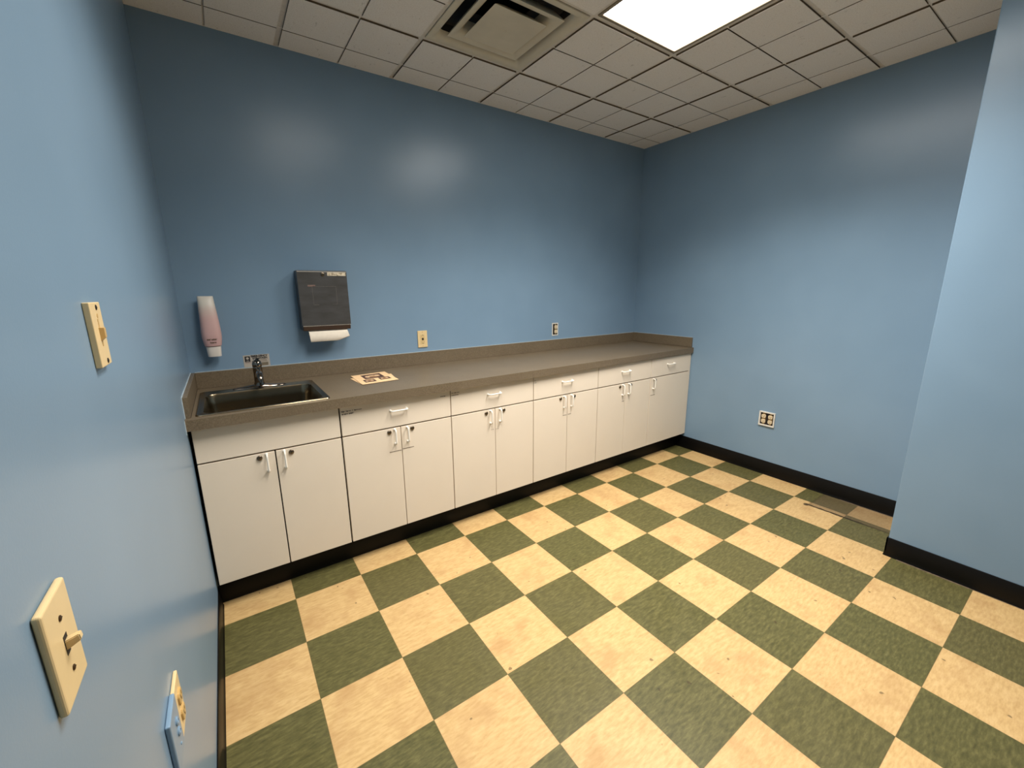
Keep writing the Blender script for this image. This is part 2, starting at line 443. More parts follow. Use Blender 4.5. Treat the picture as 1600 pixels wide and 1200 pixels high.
def mesh_only(bm, name, mat, smooth=True):
    bmesh.ops.recalc_face_normals(bm, faces=bm.faces)
    me = bpy.data.meshes.new(name); bm.to_mesh(me); bm.free()
    for m in (mat if isinstance(mat, (list, tuple)) else [mat]): me.materials.append(m)
    if smooth:
        for p in me.polygons: p.use_smooth = True
        try: me.set_sharp_from_angle(angle=math.radians(38))
        except Exception: pass
    return me
ME_V = mesh_only(pull_bm(True), 'handle', M['pull'])
ME_H = mesh_only(pull_bm(False, 0.044), 'handle', M['pull'])
lb = bm_new(); lathe(lb, [(0, 0.0115), (0.0035, 0.0115), (0.0055, 0.0098), (0.0055, 0.0084), (0.0075, 0.0080), (0.0080, 0.0070)], (0, 0, 0), (0, -1, 0), 24)
n0 = len(lb.faces); box(lb, -0.0009, 0.0009, -0.0084, -0.0079, -0.0052, 0.0052)
lb.faces.ensure_lookup_table()
for f in lb.faces[n0:]: f.material_index = 1
ME_L = mesh_only(lb, 'lock', [M['lock'], M['keyhole']])
def inst(name, me, parent, loc, label=None):
    o = bpy.data.objects.new(name, me); C.objects.link(o); o.parent = parent; o.location = loc
    if label: o['label'] = label
    return o
def print_strip(parent, ox, rects, label=None, mat='ink', y=YD):
    bm = bm_new(); quads_at(bm, [(x0 - ox, x1 - ox, z0, z1) for x0, x1, z0, z1 in rects], y - 0.0005)
    o = obj('label_print', bm, M[mat], parent)
    if label: o['label'] = label
    return o

def cabinet(name, label, x0, x1, kind, drawer_prints=(), door_prints=(), gl=0.0027, gr=0.0027):
    """kind: sink | double | single"""
    t = thing(name, label, 'cabinet', (x0, 0, 0.14), GRP)
    w = x1 - x0
    def L(bm):                                  # script is written in room z: shift to the thing's base
        bmesh.ops.translate(bm, verts=bm.verts, vec=(0, 0, -0.14)); return bm
    b = bm_new()
    s = 0.018
    box(b, 0.0005, s, YD + 0.021, YB - 0.03, 0.14, CB - 0.0005); box(b, w - s, w - 0.0005, YD + 0.021, YB - 0.03, 0.14, CB - 0.0005)
    box(b, s, w - s, YD + 0.021, YB - 0.03, 0.14, 0.158); box(b, s, w - s, YB - 0.048, YB - 0.03, 0.158, CB - 0.0005)
    if kind != 'sink': box(b, s, w - s, YD + 0.021, YD + 0.06, CB - 0.022, CB - 0.0005)
    box(b, s, w - s, YD + 0.021, YD + 0.06, 0.716, 0.738)
    obj('carcass', L(b), M['carcass'], t)
    zsplit, ztop, zbot = 0.727, 0.881, 0.142
    rightx = w - gr
    if kind == 'single': rightx = w - 0.028
    b = bm_new(); box(b, gl, rightx, YD, YD + 0.019, zsplit + 0.0036, ztop, 0.0012, 2)
    dn = 'front_panel' if kind == 'sink' else 'drawer'
    dr = obj(dn, L(b), M['white'], t)
    if kind == 'sink': dr['label'] = 'plain false front below the sink, without a pull'
    else:
        inst('handle', ME_H, dr, ((gl + rightx) / 2 - 0.006, YD, 0.822 - 0.14), 'white wire pull set level')
    for rects, mt in drawer_prints: print_strip(dr, x0, [(a, c, z0 - 0.14, z1 - 0.14) for a, c, z0, z1 in rects], 'small two line print', mt)
    if kind == 'single': spans = [(gl, rightx, 'L')]
    else:
        mid = w / 2 if kind == 'double' else w / 2
        hg = .0026 if kind == 'sink' else .0017
        spans = [(gl, mid - hg, 'R'), (mid + hg, w - gr, 'L')]
    for k, (a, c, side) in enumerate(spans):
        b = bm_new(); box(b, a, c, YD, YD + 0.019, zbot, zsplit - 0.0036, 0.0012, 2)
        d = obj('door', L(b), M['white'], t)
        e = c if side == 'R' else a
        sg = -1 if side == 'R' else 1
        inst('handle', ME_V, d, (e + sg * 0.033, YD, 0.676 - 0.14), 'white wire pull set upright')
        inst('lock', ME_L, d, (e + sg * 0.062, YD, 0.704 - 0.14), 'round dark metal cam lock')
        if k < len(door_prints) and door_prints[k]:
            print_strip(d, x0, [(p, q, z0 - 0.14, z1 - 0.14) for p, q, z0, z1 in door_prints[k]], 'thin line of small print', 'ink_soft')
    if kind == 'single':
        b = bm_new(); box(b, w - 0.0255, w + 0.001, YD + 0.002, YD + 0.021, 0.142, 0.884, 0.001, 1)
        f = obj('filler_strip', L(b), M['white'], t); f['label'] = 'narrow white strip closing the gap to the wall'
    return t

XC = [0.018, 0.6035, 1.2080, 1.8060, 2.4050, 3.0110, 3.5590]
def line(x0, x1, z): return [(x0 + (x1 - x0) * k / 9 + 0.0006, x0 + (x1 - x0) * (k + 0.86) / 9, z + random.uniform(-.0005, .0005), z + 0.0042) for k in range(9)]
cabinet('sink_cabinet', 'white sink base cabinet in the left corner with blank front panel over two doors', XC[0], XC[1], 'sink', gl=0.004, gr=0.0035)
cabinet('base_cabinet', 'white base cabinet right of the sink cabinet, with print at both drawer corners', XC[1], XC[2], 'double',
        [(scribble(0.6125, 0.8535, 0.0085, (4, 6, 1, 9)) + scribble(0.6145, 0.8400, 0.0085, (7, 5)), 'ink'),
         (scribble(1.146, 0.8515, 0.0070, (8,)) , 'ink_soft')],
        [line(0.836, 0.902, 0.590), line(0.9095, 0.974, 0.594)], gl=0.004)
cabinet('base_cabinet', 'white double-door base cabinet below the ivory outlet, third from the left wall', XC[2], XC[3], 'double',
        [(scribble(1.2145, 0.8610, 0.0066, (4, 5, 4)) + scribble(1.2150, 0.8475, 0.0066, (6, 6)), 'ink_soft')],
        [line(1.474, 1.496, 0.590)[::2], line(1.508, 1.532, 0.588)[::2]])
cabinet('base_cabinet', 'white double-door base cabinet with faint yellowish print at its drawer corner', XC[3], XC[4], 'double',
        [(scribble(1.8110, 0.8560, 0.0052, (6,)) + scribble(1.8110, 0.8430, 0.0052, (8,)), 'ink_soft')],
        [line(2.064, 2.099, 0.576), line(2.111, 2.142, 0.577)])
cabinet('base_cabinet', 'white double-door base cabinet left of the single-door cabinet', XC[4], XC[5], 'double',
        [], [line(2.674, 2.700, 0.581), None])
cabinet('base_cabinet', 'white single-door base cabinet at the far right end of the row', XC[5], XC[6], 'single',
        [], [line(3.020, 3.080, 0.577)])

# ================================================================== WORKTOP
top = thing('countertop', 'long grey-brown laminate worktop with upstands running the whole back wall', 'countertop', (XL, YB, CB))
YFL, YFR = -0.250, -0.222                                     # the front edge runs a hair out of square
SX0, SX1, SY0, SY1 = 0.044, 0.572, -0.214, 0.300              # sink rim outline
HX0, HX1, HY0, HY1 = 0.064, 0.552, -0.196, 0.282              # cut-out
TO = Vector((XL, YB, CB))
def rel(bm): bmesh.ops.translate(bm, verts=bm.verts, vec=-TO); return bm
b = bm_new()
gx = [XL + 0.0005, HX0, HX1, 1.2, 2.4, XR - 0.0005]; gy = [None, HY0, HY1, YB - 0.0005]
def fy(x): return YFL + (YFR - YFL) * (x - XL) / (XR - XL)
V = [[[b.verts.new((x, fy(x) if y is None else y, z)) for y in gy] for x in gx] for z in (CB, CT)]
nx, ny = len(gx), len(gy)
for i in range(nx - 1):
    for j in range(ny - 1):
        if (i, j) == (1, 1): continue
        b.faces.new((V[1][i][j], V[1][i+1][j], V[1][i+1][j+1], V[1][i][j+1]))
        b.faces.new((V[0][i][j], V[0][i][j+1], V[0][i+1][j+1], V[0][i+1][j]))
def side(p, q): b.faces.new((V[0][p[0]][p[1]], V[0][q[0]][q[1]], V[1][q[0]][q[1]], V[1][p[0]][p[1]]))
for i in range(nx - 1): side((i, 0), (i+1, 0)); side((i+1, ny-1), (i, ny-1))
for j in range(ny - 1): side((0, j+1), (0, j)); side((nx-1, j), (nx-1, j+1))
for p, q in (((1,1),(1,2)), ((1,2),(2,2)), ((2,2),(2,1)), ((2,1),(1,1))): side(p, q)
fe = [e for e in b.edges if all(abs(v.co.z - CT) < 1e-6 and abs(v.co.y - fy(v.co.x)) < 1e-5 for v in e.verts)]
bmesh.ops.bevel(b, geom=fe, offset=0.0025, segments=2, affect='EDGES')
obj('worktop', rel(b), M['counter'], top)
b = bm_new(); box(b, XL + 0.0195, XR - 0.0195, YB - 0.0195, YB - 0.0005, CT, 1.021, 0.0012, 1); o = obj('backsplash', rel(b), M['counter'], top); o['label'] = 'long upstand along the back wall'
b = bm_new(); box(b, XL + 0.0005, XL + 0.0190, -0.213, YB - 0.0005, CT, 1.021, 0.0012, 1); o = obj('backsplash', rel(b), M['counter'], top); o['label'] = 'short upstand on the left wall'
b = bm_new(); box(b, XR - 0.0190, XR - 0.0005, -0.206, YB - 0.0005, CT + 0.0015, 1.021, 0.0012, 1); o = obj('backsplash', rel(b), M['counter'], top); o['label'] = 'short upstand on the right wall'
b = bm_new(); box(b, XL + 0.0195, XR - 0.0195, YB - 0.004, YB - 0.0003, 1.0212, 1.0236); box(b, XR - 0.004, XR - 0.0003, -0.206, YB - 0.004, 1.0212, 1.0236)
box(b, XL + 0.0003, XL + 0.0035, -0.213, YB - 0.004, 1.0212, 1.0245); box(b, XL + 0.0003, XL + 0.003, -0.2165, -0.2135, CT, 1.0235); box(b, XL + 0.0003, XL + 0.0022, -0.256, -0.2505, CB - 0.012, CT)
o = obj('caulk_line', rel(b), M['caulk'], top); o['label'] = 'pale uneven caulk along the wall joints'
b = bm_new(); box(b, XL + 0.0190, XL + 0.0205, -0.213, 0.41, CT, CT + 0.0012); o = obj('joint_line', rel(b), M['carcass'], top); o['label'] = 'dark joint beside the left upstand'

# ================================================================== SINK + TAP
sk = thing('sink', 'single-bowl stainless steel drop-in sink set in the left end of the worktop', 'sink', ((SX0 + SX1) / 2, (SY0 + SY1) / 2, CT))
SC = Vector(((SX0 + SX1) / 2, (SY0 + SY1) / 2, CT))
b = bm_new()
def ring(w, h, r, z, cy=0.0): return [(x, y + cy, z) for x, y in rrect(w, h, r, 6)]
W, H = SX1 - SX0, SY1 - SY0
BW, BH, BC = W - 0.058, H - 0.112, -0.029                     # bowl mouth; ledge at the back for the tap
loft(b, [ring(W - .001, H - .001, .020, 0.0004), ring(W, H, .021, 0.0016), ring(W - .004, H - .004, .020, 0.0052), ring(W - .016, H - .016, .018, 0.0062), ring(W - .022, H - .022, .018, 0.0048),
         ring(BW + .016, BH + .016, .050, 0.0044, BC), ring(BW + .006, BH + .006, .046, 0.0030, BC), ring(BW, BH, .044, -0.004, BC),
         ring(BW - .012, BH - .012, .042, -0.05, BC), ring(BW - .022, BH - .022, .042, -0.125, BC), ring(BW - .034, BH - .034, .042, -0.148, BC),
         ring(BW - .070, BH - .070, .040, -0.160, BC), ring(.20, .20, .099, -0.163, BC), ring(.10, .10, .0499, -0.1645, BC)], cap0=False, cap1=True)
obj('bowl', b, M['steel'], sk, True)
b = bm_new(); lathe(b, [(0, .042), (.003, .042), (.004, .036), (.001, .030), (.001, .004), (.006, .004), (.007, .001)], (0, BC, -0.1642), (0, 0, 1), 28)
obj('drain', b, M['chrome'], sk, True)

FX, FY, FZ = 0.309, 0.268, CT + 0.0046
fc = thing('faucet', 'chrome single-lever faucet with long deck plate standing on the sink ledge', 'faucet', (FX, FY, FZ))
b = bm_new()
rings = []
for s in [-1, -.985, -.94, -.85, -.6, -.3, -.12, 0, .12, .3, .6, .85, .94, .985, 1]:
    a = abs(s); hw = 0.026 * (1 - a ** 6) ** .5 * (1 - 0.25 * a) if a < 1 else 0.002
    hh = 0.0075 + 0.016 * max(0, 1 - a * 1.15) ** 1.5 if a < .985 else (0.005 if a < 1 else 0.002)
    hw = max(hw, 0.003)
    rings.append([(s * 0.124, hw * math.cos(q), max(0.0, hh * math.sin(q)) ) for q in [PI * k / 10 for k in range(11)]] + [(s * 0.124, -hw * .99, 0.0), (s * 0.124, 0, 0.0), (s * 0.124, hw * .99, 0.0)])
loft(b, rings); bmesh.ops.remove_doubles(b, verts=b.verts, dist=1e-5); obj('deck_plate', b, M['chrome'], fc, True)
b = bm_new(); lathe(b, [(0.010, .028), (.016, .026), (.03, .0225), (.07, .0215), (.10, .0225), (.112, .0215)], (0, 0, 0), (0, 0, 1), 28); obj('body', b, M['chrome'], fc, True)
b = bm_new()
P = [(0, -.004, .055), (0, -.030, .070), (0, -.060, .083), (0, -.095, .090), (0, -.125, .088), (0, -.146, .078), (0, -.154, .062), (0, -.155, .052)]
tube(b, P, [.0165, .0160, .0150, .0140, .0135, .0130, .0125, .0120], 16); obj('spout', b, M['chrome'], fc, True)
b = bm_new(); lathe(b, [(.112, .0215), (.114, .0225), (.128, .0225), (.140, .019), (.146, .011), (.148, .003)], (0, 0, 0), (0, 0, 1), 28)
tube(b, [(0, .004, .134), (.001, -.02, .146), (.002, -.050, .157), (.002, -.078, .163)], [.009, .0085, .0075, .0060], 12, 1.3, .75)
obj('lever_handle', b, M['chrome_dark'], fc, True)

# ================================================================== ON THE BACK WALL
# soap bottle in its bracket
SO = Vector((0.131, YB - 0.0002, 1.107))
sp = thing('mounted_soap_dispenser', 'upside-down pink soap bottle with white cap on the wall left of the faucet', 'soap dispenser', SO)
def oval(cx, cy, rx, ry, z, n=28, p=2.6):
    out = []
    for k in range(n):
        a = 2 * PI * k / n; c, s = math.cos(a), math.sin(a)
        out.append((cx + rx * math.copysign(abs(c) ** (2 / p), c), cy + ry * math.copysign(abs(s) ** (2 / p), s), z))
    return out
b = bm_new(); loft(b, [oval(0, -.045, .0295, .022, .0), oval(0, -.045, .0300, .023, .003), oval(0, -.045, .0335, .026, .050), oval(0, -.045, .0335, .026, .053)]); c_ = obj('cap', b, M['cap'], sp, True)
b = bm_new(); loft(b, [oval(0, -.045, .0310, .024, .053), oval(0, -.045, .0310, .024, .0565)]); obj('neck_ring', b, M['ink_soft'], sp, True)
b = bm_new(); loft(b, [oval(0, -.046, .0365, .030, .0562), oval(0, -.046, .0395, .033, .070), oval(0, -.047, .0440, .037, .100), oval(0, -.047, .0442, .0375, .125), oval(0, -.046, .0420, .036, .170),
                       oval(-.001, -.044, .0385, .032, .240), oval(-.002, -.041, .0355, .025, .285), oval(-.0025, -.039, .0345, .016, .308), oval(-.0025, -.039, .0340, .010, .3135)])
bo = obj('bottle', b, M['soap'], sp, True)
b = bm_new()
rows = scribble(-.022, .0880, .0125, (7,)) + scribble(-.010, .0725, .0085, (6,))
for x0, x1, z0, z1 in rows:
    yy = -.046 - (.0345 if z0 < .08 else .0365) * (max(0.0, 1 - abs((x0 + x1) / 2 / .043) ** 2.6)) ** (1 / 2.6) - .0006
    box(b, x0, x1, yy, yy + .0008, z0, z1)
o = obj('bottle_print', b, M['ink_soft'], bo)
b = bm_new(); box(b, -.030, .030, -.008, 0, .06, .31, .002, 1); box(b, -.012, .012, -.03, -.008, .17, .20, .002, 1); obj('wall_bracket', b, M['cap'], sp)

# towel dispenser
DO = Vector((0.6955, YB - 0.001, 1.220))
dp = thing('paper_towel_dispenser', 'dark grey metal paper towel dispenser mounted on the back wall', 'towel dispenser', DO)
b = bm_new()                                                   # case: wedge-sided body against the wall
prof = [(0.0, 0.0), (-0.088, 0.0), (-0.0965, 0.006), (-0.0965, 0.332), (-0.088, 0.3375), (0.0, 0.3375)]
loft(b, [[(x, y, z) for y, z in prof] for x in (-0.132, 0.132)]); bmesh.ops.bevel(b, geom=[e for e in b.edges], offset=0.0012, segments=1, affect='EDGES'); obj('case', b, M['case'], dp)
b = bm_new()
prof = [(-0.0966, 0.026), (-0.1000, 0.026), (-0.1010, 0.029), (-0.1010, 0.330), (-0.0990, 0.3345), (-0.0966, 0.3345)]
loft(b, [[(x, y, z) for y, z in prof] for x in (-0.1335, 0.1335)]); cv = obj('front_cover', b, M['case'], dp)
b = bm_new()                                                   # rubbed pale top edge
box(b, -.131, .131, -.1014, -.0985, .3285, .3312); o = obj('worn_edge', b, M['bright'], cv); o['label'] = 'bare bright line along the top edge'
b = bm_new()                                                   # ghost outline of a removed sticker
for r in ((-.062, .068, .2475, .2492), (.0665, .068, .1480, .2475), (-.062, -.0606, .1480, .2475), (-.062, -.034, .1440, .1462), (.040, .068, .1460, .1472)): box(b, r[0], r[1], -.1013, -.1008, r[2], r[3])
o = obj('sticker_ghost', b, M['ghost'], cv); o['label'] = 'faint square outline of a removed sticker'
b = bm_new(); box(b, -.084, -.044, -.1013, -.1008, .2475, .2570); o = obj('rust_scuff', b, M['scuff'], cv); o['label'] = 'small reddish scuff'
b = bm_new(); lathe(b, [(0, .0105), (.003, .0105), (.0045, .008), (.0045, .003), (.0060, .003)], (0.0005, -.101, .3160), (0, -1, 0), 22); o = obj('lock', b, M['lock'], cv, True); o['label'] = 'round key lock'
b = bm_new(); box(b, .0265, .1275, -.1016, -.1009, .3085, .3280); o = obj('sticker', b, M['sticker'], cv); o['label'] = 'worn cream paper sticker'
b = bm_new(); box(b, -.131, .131, -.0995, -.0500, -.0020, .0255, .002, 1); o = obj('bottom_lip', b, M['brown'], dp); o['label'] = 'brown lower lip'
b = bm_new(); k = -.129
while k < .127:
    box(b, k, k + .0062, -.1016, -.0998, .0225, .0262); k += .0088
o = obj('serrated_edge', b, M['bright'], dp); o['label'] = 'bright row of teeth'

b = bm_new()                                                   # the towel: three folds hanging out of the slot
def sheet(bm, P, th=0.0007):
    """P rows of points -> thin solid"""
    R = [[Vector(p) for p in row] for row in P]
    fr = [[bm.verts.new(p) for p in row] for row in R]; bk = [[bm.verts.new(p + Vector((0, th, th * .3))) for p in row] for row in R]
    m, n = len(R), len(R[0])
    for i in range(m - 1):
        for j in range(n - 1):
            bm.faces.new((fr[i][j], fr[i][j+1], fr[i+1][j+1], fr[i+1][j])); bm.faces.new((bk[i][j], bk[i+1][j], bk[i+1][j+1], bk[i][j+1]))
    for i in range(m - 1):
        bm.faces.new((fr[i][0], fr[i+1][0], bk[i+1][0], bk[i][0])); bm.faces.new((fr[i][n-1], bk[i][n-1], bk[i+1][n-1], fr[i+1][n-1]))
    for j in range(n - 1):
        bm.faces.new((fr[0][j], bk[0][j], bk[0][j+1], fr[0][j+1])); bm.faces.new((fr[m-1][j], fr[m-1][j+1], bk[m-1][j+1], bk[m-1][j]))
yt = YB - 0.078
us = [k / 12 for k in range(13)]
def row(xa, xb, z, y, lift=0.0, bow=0.0): return [(xa + (xb - xa) * u, y + bow * math.sin(u * PI * 3) , z + lift * max(0, u - .72) / .28) for u in us]
sheet(b, [row(.592, .800, 1.2186, yt), row(.592, .800, 1.205, yt - .006, .003), row(.593, .801, 1.188, yt - .014, .012)])
sheet(b, [row(.592, .806, 1.2186, yt - .010), row(.593, .806, 1.206, yt - .020, .004, .0008), row(.594, .812, 1.180, yt - .026, .006, .001), row(.596, .816, 1.160, yt - .024, .016, .001), row(.597, .812, 1.152, yt - .018, .020, .001)])
pt = obj('hanging_paper_towel', b, M['towel'], None, True)
pt.location = (0, 0, 0); tag(pt, 'white folded paper towel hanging out below the dark dispenser', 'paper towel')

# eye wash sign
EO = Vector((0.3195, YB - 0.0006, 1.0245))
es = thing('eye_wash_sign', 'small emergency eye wash sign on the wall behind the faucet', 'sign', EO)
b = bm_new(); box(b, -.064, .064, -.0006, .0005, .0, .0680); obj('sign_sheet', b, M['sign'], es)
b = bm_new()                                                   # pictogram panel
box(b, -.0570, -.0310, -.0012, -.0007, .0300, .0620); pc = obj('pictogram', b, M['ink'], es); pc['label'] = 'black square with a pale eye symbol'
b = bm_new(); lathe(b, [(0, .0066), (.0004, .0066)], (-.0438, -.0012, .0505), (0, -1, 0), 24); box(b, -.0515, -.0365, -.0016, -.0012, .0335, .0350); box(b, -.0500, -.0380, -.0016, -.0012, .0375, .0388); obj('eye_symbol', b, M['sign'], pc)
def put_text(body, size, x, z, parent, nm, width=None, y=-.0010):
    bm = text_mesh(body, size)
    if width:
        xs_ = [v.co.x for v in bm.verts]; k = width / (max(xs_) - min(xs_)); bmesh.ops.scale(bm, verts=bm.verts, vec=(k, 1, 1))
    bmesh.ops.rotate(bm, verts=bm.verts, cent=(0, 0, 0), matrix=Matrix.Rotation(PI / 2, 3, 'X'))
    bmesh.ops.translate(bm, verts=bm.verts, vec=(x, y, z)); return obj(nm, bm, M['ink'], parent)
put_text('EMERGENCY', .0150, -.0270, .0553, es, 'lettering', .083)
put_text('EYE WASH', .0140, -.0200, .0432, es, 'lettering', .072)
b = bm_new()
for z, xa, xb in ((.0375, -.020, .050), (.0325, -.026, .048), (.0272, -.026, .050)): quads_at(b, [(xa, xb, z, z + .0016)], -.0010)
obj('small_print', b, M['ink_soft'], es)
b = bm_new(); box(b, .0140, .0545, -.0011, -.0007, .0045, .0215); obj('grey_panel', b, M['signgrey'], es)
b = bm_new(); box(b, -.0560, -.0310, -.0011, -.0007, .0245, .0262); o = obj('red_rule', b, M['ink_pink'], es)

# ---------- electrical bits, each built facing -y then turned
def plate_bm(w, h, d, bev):
    bm = bm_new(); box(bm, -w/2, w/2, -d, 0, -h/2, h/2, bev, 3); return bm
def pins(parent, xc, zc, y, up=-1):
    for s in (-1, 1):
        bm = bm_new(); box(bm, xc + s * .0059 - .0009, xc + s * .0059 + .0009, y - .0003, y + .0002, zc - .001, zc + .0068); obj('slot', bm, M['hole'], parent)
    bm = bm_new(); lathe(bm, [(0, .0027), (.0004, .0027)], (xc, y + .0001, zc + up * .0066), (0, -1, 0), 12); obj('ground_hole', bm, M['hole'], parent)
def recept(parent, zc, mat, d, xc=0.0, r=.0165, hh=.0138):
    bm = bm_new()
    pts = [(xc + max(-r * .93, min(r * .93, r * math.cos(2*PI*k/28))), zc + max(-hh, min(hh, r * math.sin(2*PI*k/28)))) for k in range(28)]
    loft(bm, [[(x, -d, z) for x, z in pts], [(x, -d - .0035, z) for x, z in pts], [(xc + (x - xc) * .93, -d - .0044, zc + (z - zc) * .93) for x, z in pts]])
    f = obj('socket_face', bm, mat, parent)
    pins(f, xc, zc, -d - .0044)
def screw(parent, x, z, d, mat='screw', r=.0032):
    bm = bm_new(); lathe(bm, [(0, r), (.0010, r), (.0016, r * .6)], (x, -d, z), (0, -1, 0), 14); box(bm, x - r * .8, x + r * .8, -d - .0018, -d - .0014, z - .0004, z + .0004)
    return obj('screw', bm, M[mat], parent)

# ivory GFCI outlet, back wall
g = thing('outlet', 'ivory plated outlet with centre buttons above the worktop left of the middle', 'outlet', (1.323, YB - .0003, 1.1105))
obj('cover_plate', plate_bm(.070, .116, .0065, .0022), M['ivory'], g)
b = bm_new(); box(b, -.0165, .0165, -.0082, -.0060, -.0335, .0335, .0012, 2); fcx = obj('outlet_body', b, M['ivory_mid'], g)
b = bm_new(); box(b, -.0070, .0070, -.0100, -.0080, .0006, .0080, .0008, 1); obj('test_button', b, M['hole'], fcx)
b = bm_new(); box(b, -.0070, .0070, -.0100, -.0080, -.0080, -.0006, .0008, 1); obj('reset_button', b, M['box'], fcx)
pins(fcx, 0, .0190, -.0083, 1.4); pins(fcx, 0, -.0230, -.0083)
for z in (.0485, -.0485): screw(g, 0, z, .0063, 'ivory_dark')

# uncovered duplex outlet, back wall
def bare_outlet(parent, w, h, centres, rim=.007, proud=.004, deep=.006):
    bm = bm_new()
    for (x0, x1, z0, z1) in ((-w/2, -w/2 + rim, -h/2, h/2), (w/2 - rim, w/2, -h/2, h/2), (-w/2 + rim, w/2 - rim, h/2 - rim, h/2), (-w/2 + rim, w/2 - rim, -h/2, -h/2 + rim)):
        box(bm, x0, x1, -proud, 0, z0, z1, .0008, 1)
    r_ = obj('box_rim', bm, M['rim'], parent); r_['label'] = 'pale rim around the open box'
    bm = bm_new(); box(bm, -w/2 + rim, w/2 - rim, -.0012, 0, -h/2 + rim, h/2 - rim); obj('box_interior', bm, M['box'], parent)
    for xc in centres:
        bm = bm_new(); box(bm, xc - .0085, xc + .0085, -.0024, -.0012, -h/2 + .001, h/2 - .001); box(bm, xc - .0155, xc + .0155, -.0060, -.0024, -.0330, .0330, .001, 1)
        dv = obj('receptacle', bm, M['yoke'], parent)
        for zc in (.0195, -.0195): 
            recept(dv, zc, M['face'], .0060, xc, .0168, .0145)
g = thing('outlet', 'uncovered double socket with ragged white rim on the back wall near the far corner', 'outlet', (2.533, YB - .0003, 1.1085))
bare_outlet(g, .068, .108, (0.004,), .0085, .0035)

# four-gang socket, right wall: local -y must face -x
g = thing('outlet', 'square four-socket outlet without its cover low on the right wall', 'outlet', (XR - .0003, -.8875, .4480), rot=(0, 0, -PI / 2))
bare_outlet(g, .114, .113, (-.0240, .0245), .0095, .0120)

# left wall: local -y faces +x
RL = (0, 0, PI / 2)
g = thing('light_switch', 'ivory toggle light switch on the left wall nearest the camera', 'light switch', (XL + .0003, -1.7570, 1.0830), rot=RL)
obj('cover_plate', plate_bm(.0720, .1160, .0075, .0030), M['ivory'], g)
for z in (.0300, -.0300): screw(g, 0, z, .0073)
b = bm_new(); box(b, -.0052, .0052, -.0078, -.0070, -.0115, .0105); sl = obj('toggle_slot', b, M['hole'], g)
b = bm_new(); loft(b, [[(-.0046, -.0070, -.0062), (.0046, -.0070, -.0062), (.0046, -.0070, .0050), (-.0046, -.0070, .0050)], [(-.0044, -.0140, -.0022), (.0044, -.0140, -.0022), (.0044, -.0136, .0068), (-.0044, -.0136, .0068)], [(-.0040, -.0195, .0010), (.0040, -.0195, .0010), (.0040, -.0188, .0084), (-.0040, -.0188, .0084)]])
bmesh.ops.bevel(b, geom=[e for e in b.edges], offset=0.0009, segments=2, affect='EDGES'); obj('toggle', b, M['ivory'], g)

g = thing('slider_switch', 'ivory slider control plate on the left wall at eye level', 'wall control', (XL + .0003, -1.3330, 1.3680), rot=RL)
obj('housing', plate_bm(.0720, .1070, .0088, .0014), M['ivory'], g)
for x, z in ((.005, .0450), (.008, -.0460)): screw(g, x, z, .0086, 'hole', .0045)
b = bm_new(); box(b, -.0035, .0035, -.0092, -.0080, -.0200, .0260); obj('slider_track', b, M['ivory_dark'], g)
b = bm_new(); loft(b, [[(-.0075, -.0086, -.0110), (.0075, -.0086, -.0110), (.0075, -.0086, .0115), (-.0075, -.0086, .0115)], [(-.0060, -.0150, -.0050), (.0060, -.0150, -.0050), (.0060, -.0150, .0110), (-.0060, -.0150, .0110)]]); o = obj('slider_knob', b, M['ivory_dark'], g); o['label'] = 'darker slider knob'
b = bm_new(); lathe(b, [(0, .004), (.0006, .004)], (0.003, -.0087, .0310), (0, -1, 0), 14); obj('indicator_dot', b, M['ivory_dark'], g)

g = thing('outlet', 'ivory outlet plate low on the left wall beside the blue painted plate', 'outlet', (XL + .0003, -1.3520, .6070), rot=RL)
obj('cover_plate', plate_bm(.0690, .1120, .0070, .0024), M['ivory'], g)
for zc in (.0195, -.0195): recept(g, zc, M['ivory_dark'], .0066)
screw(g, 0, 0, .0068)
g = thing('cable_outlet_plate', 'blue painted cable plate low on the left wall beside the ivory outlet', 'wall plate', (XL + .0003, -1.4280, .6110), rot=RL)
obj('cover_plate', plate_bm(.0810, .1160, .0085, .0026), M['plate_blue'], g)
b = bm_new()
for z in (.020, -.004): lathe(b, [(0, .0085), (.002, .0085), (.0035, .0062), (.0035, .0040), (.0015, .0038)], (.008, -.0083, z), (0, -1, 0), 18)
obj('cable_socket', b, M['plate_blue'], g)
screw(g, .008, -.0330, .0083, 'plate_blue')

# ================================================================== PAPERS ON THE WORKTOP
def paper(bm, pts, z0, curl):
    n = 8; rows = []
    (ax, ay), (bx, by), (cx, cy), (dx, dy) = pts                # TL TR BR BL
    for i in range(n + 1):
        v = i / n; r = []
        for j in range(n + 1):
            u = j / n
            x = (ax * (1-u) + bx * u) * (1-v) + (dx * (1-u) + cx * u) * v
            y = (ay * (1-u) + by * u) * (1-v) + (dy * (1-u) + cy * u) * v
            r.append((x, y, z0 + curl(u, v)))
        rows.append(r)
    F = [[bm.verts.new(p) for p in r] for r in rows]; G = [[bm.verts.new((p[0], p[1], p[2] + .0004)) for p in r] for r in rows]
    for i in range(n):
        for j in range(n):
            bm.faces.new((F[i][j], F[i][j+1], F[i+1][j+1], F[i+1][j])); bm.faces.new((G[i][j], G[i+1][j], G[i+1][j+1], G[i][j+1]))
    for j in range(n):
        bm.faces.new((F[0][j], G[0][j], G[0][j+1], F[0][j+1])); bm.faces.new((F[n][j], F[n][j+1], G[n][j+1], G[n][j]))
        bm.faces.new((F[j][0], F[j+1][0], G[j+1][0], G[j][0])); bm.faces.new((F[j][n], G[j][n], G[j+1][n], F[j+1][n]))
Q = [(.7850, .2800), (1.0000, .3080), (.9905, .0143), (.7770, -.0080)]
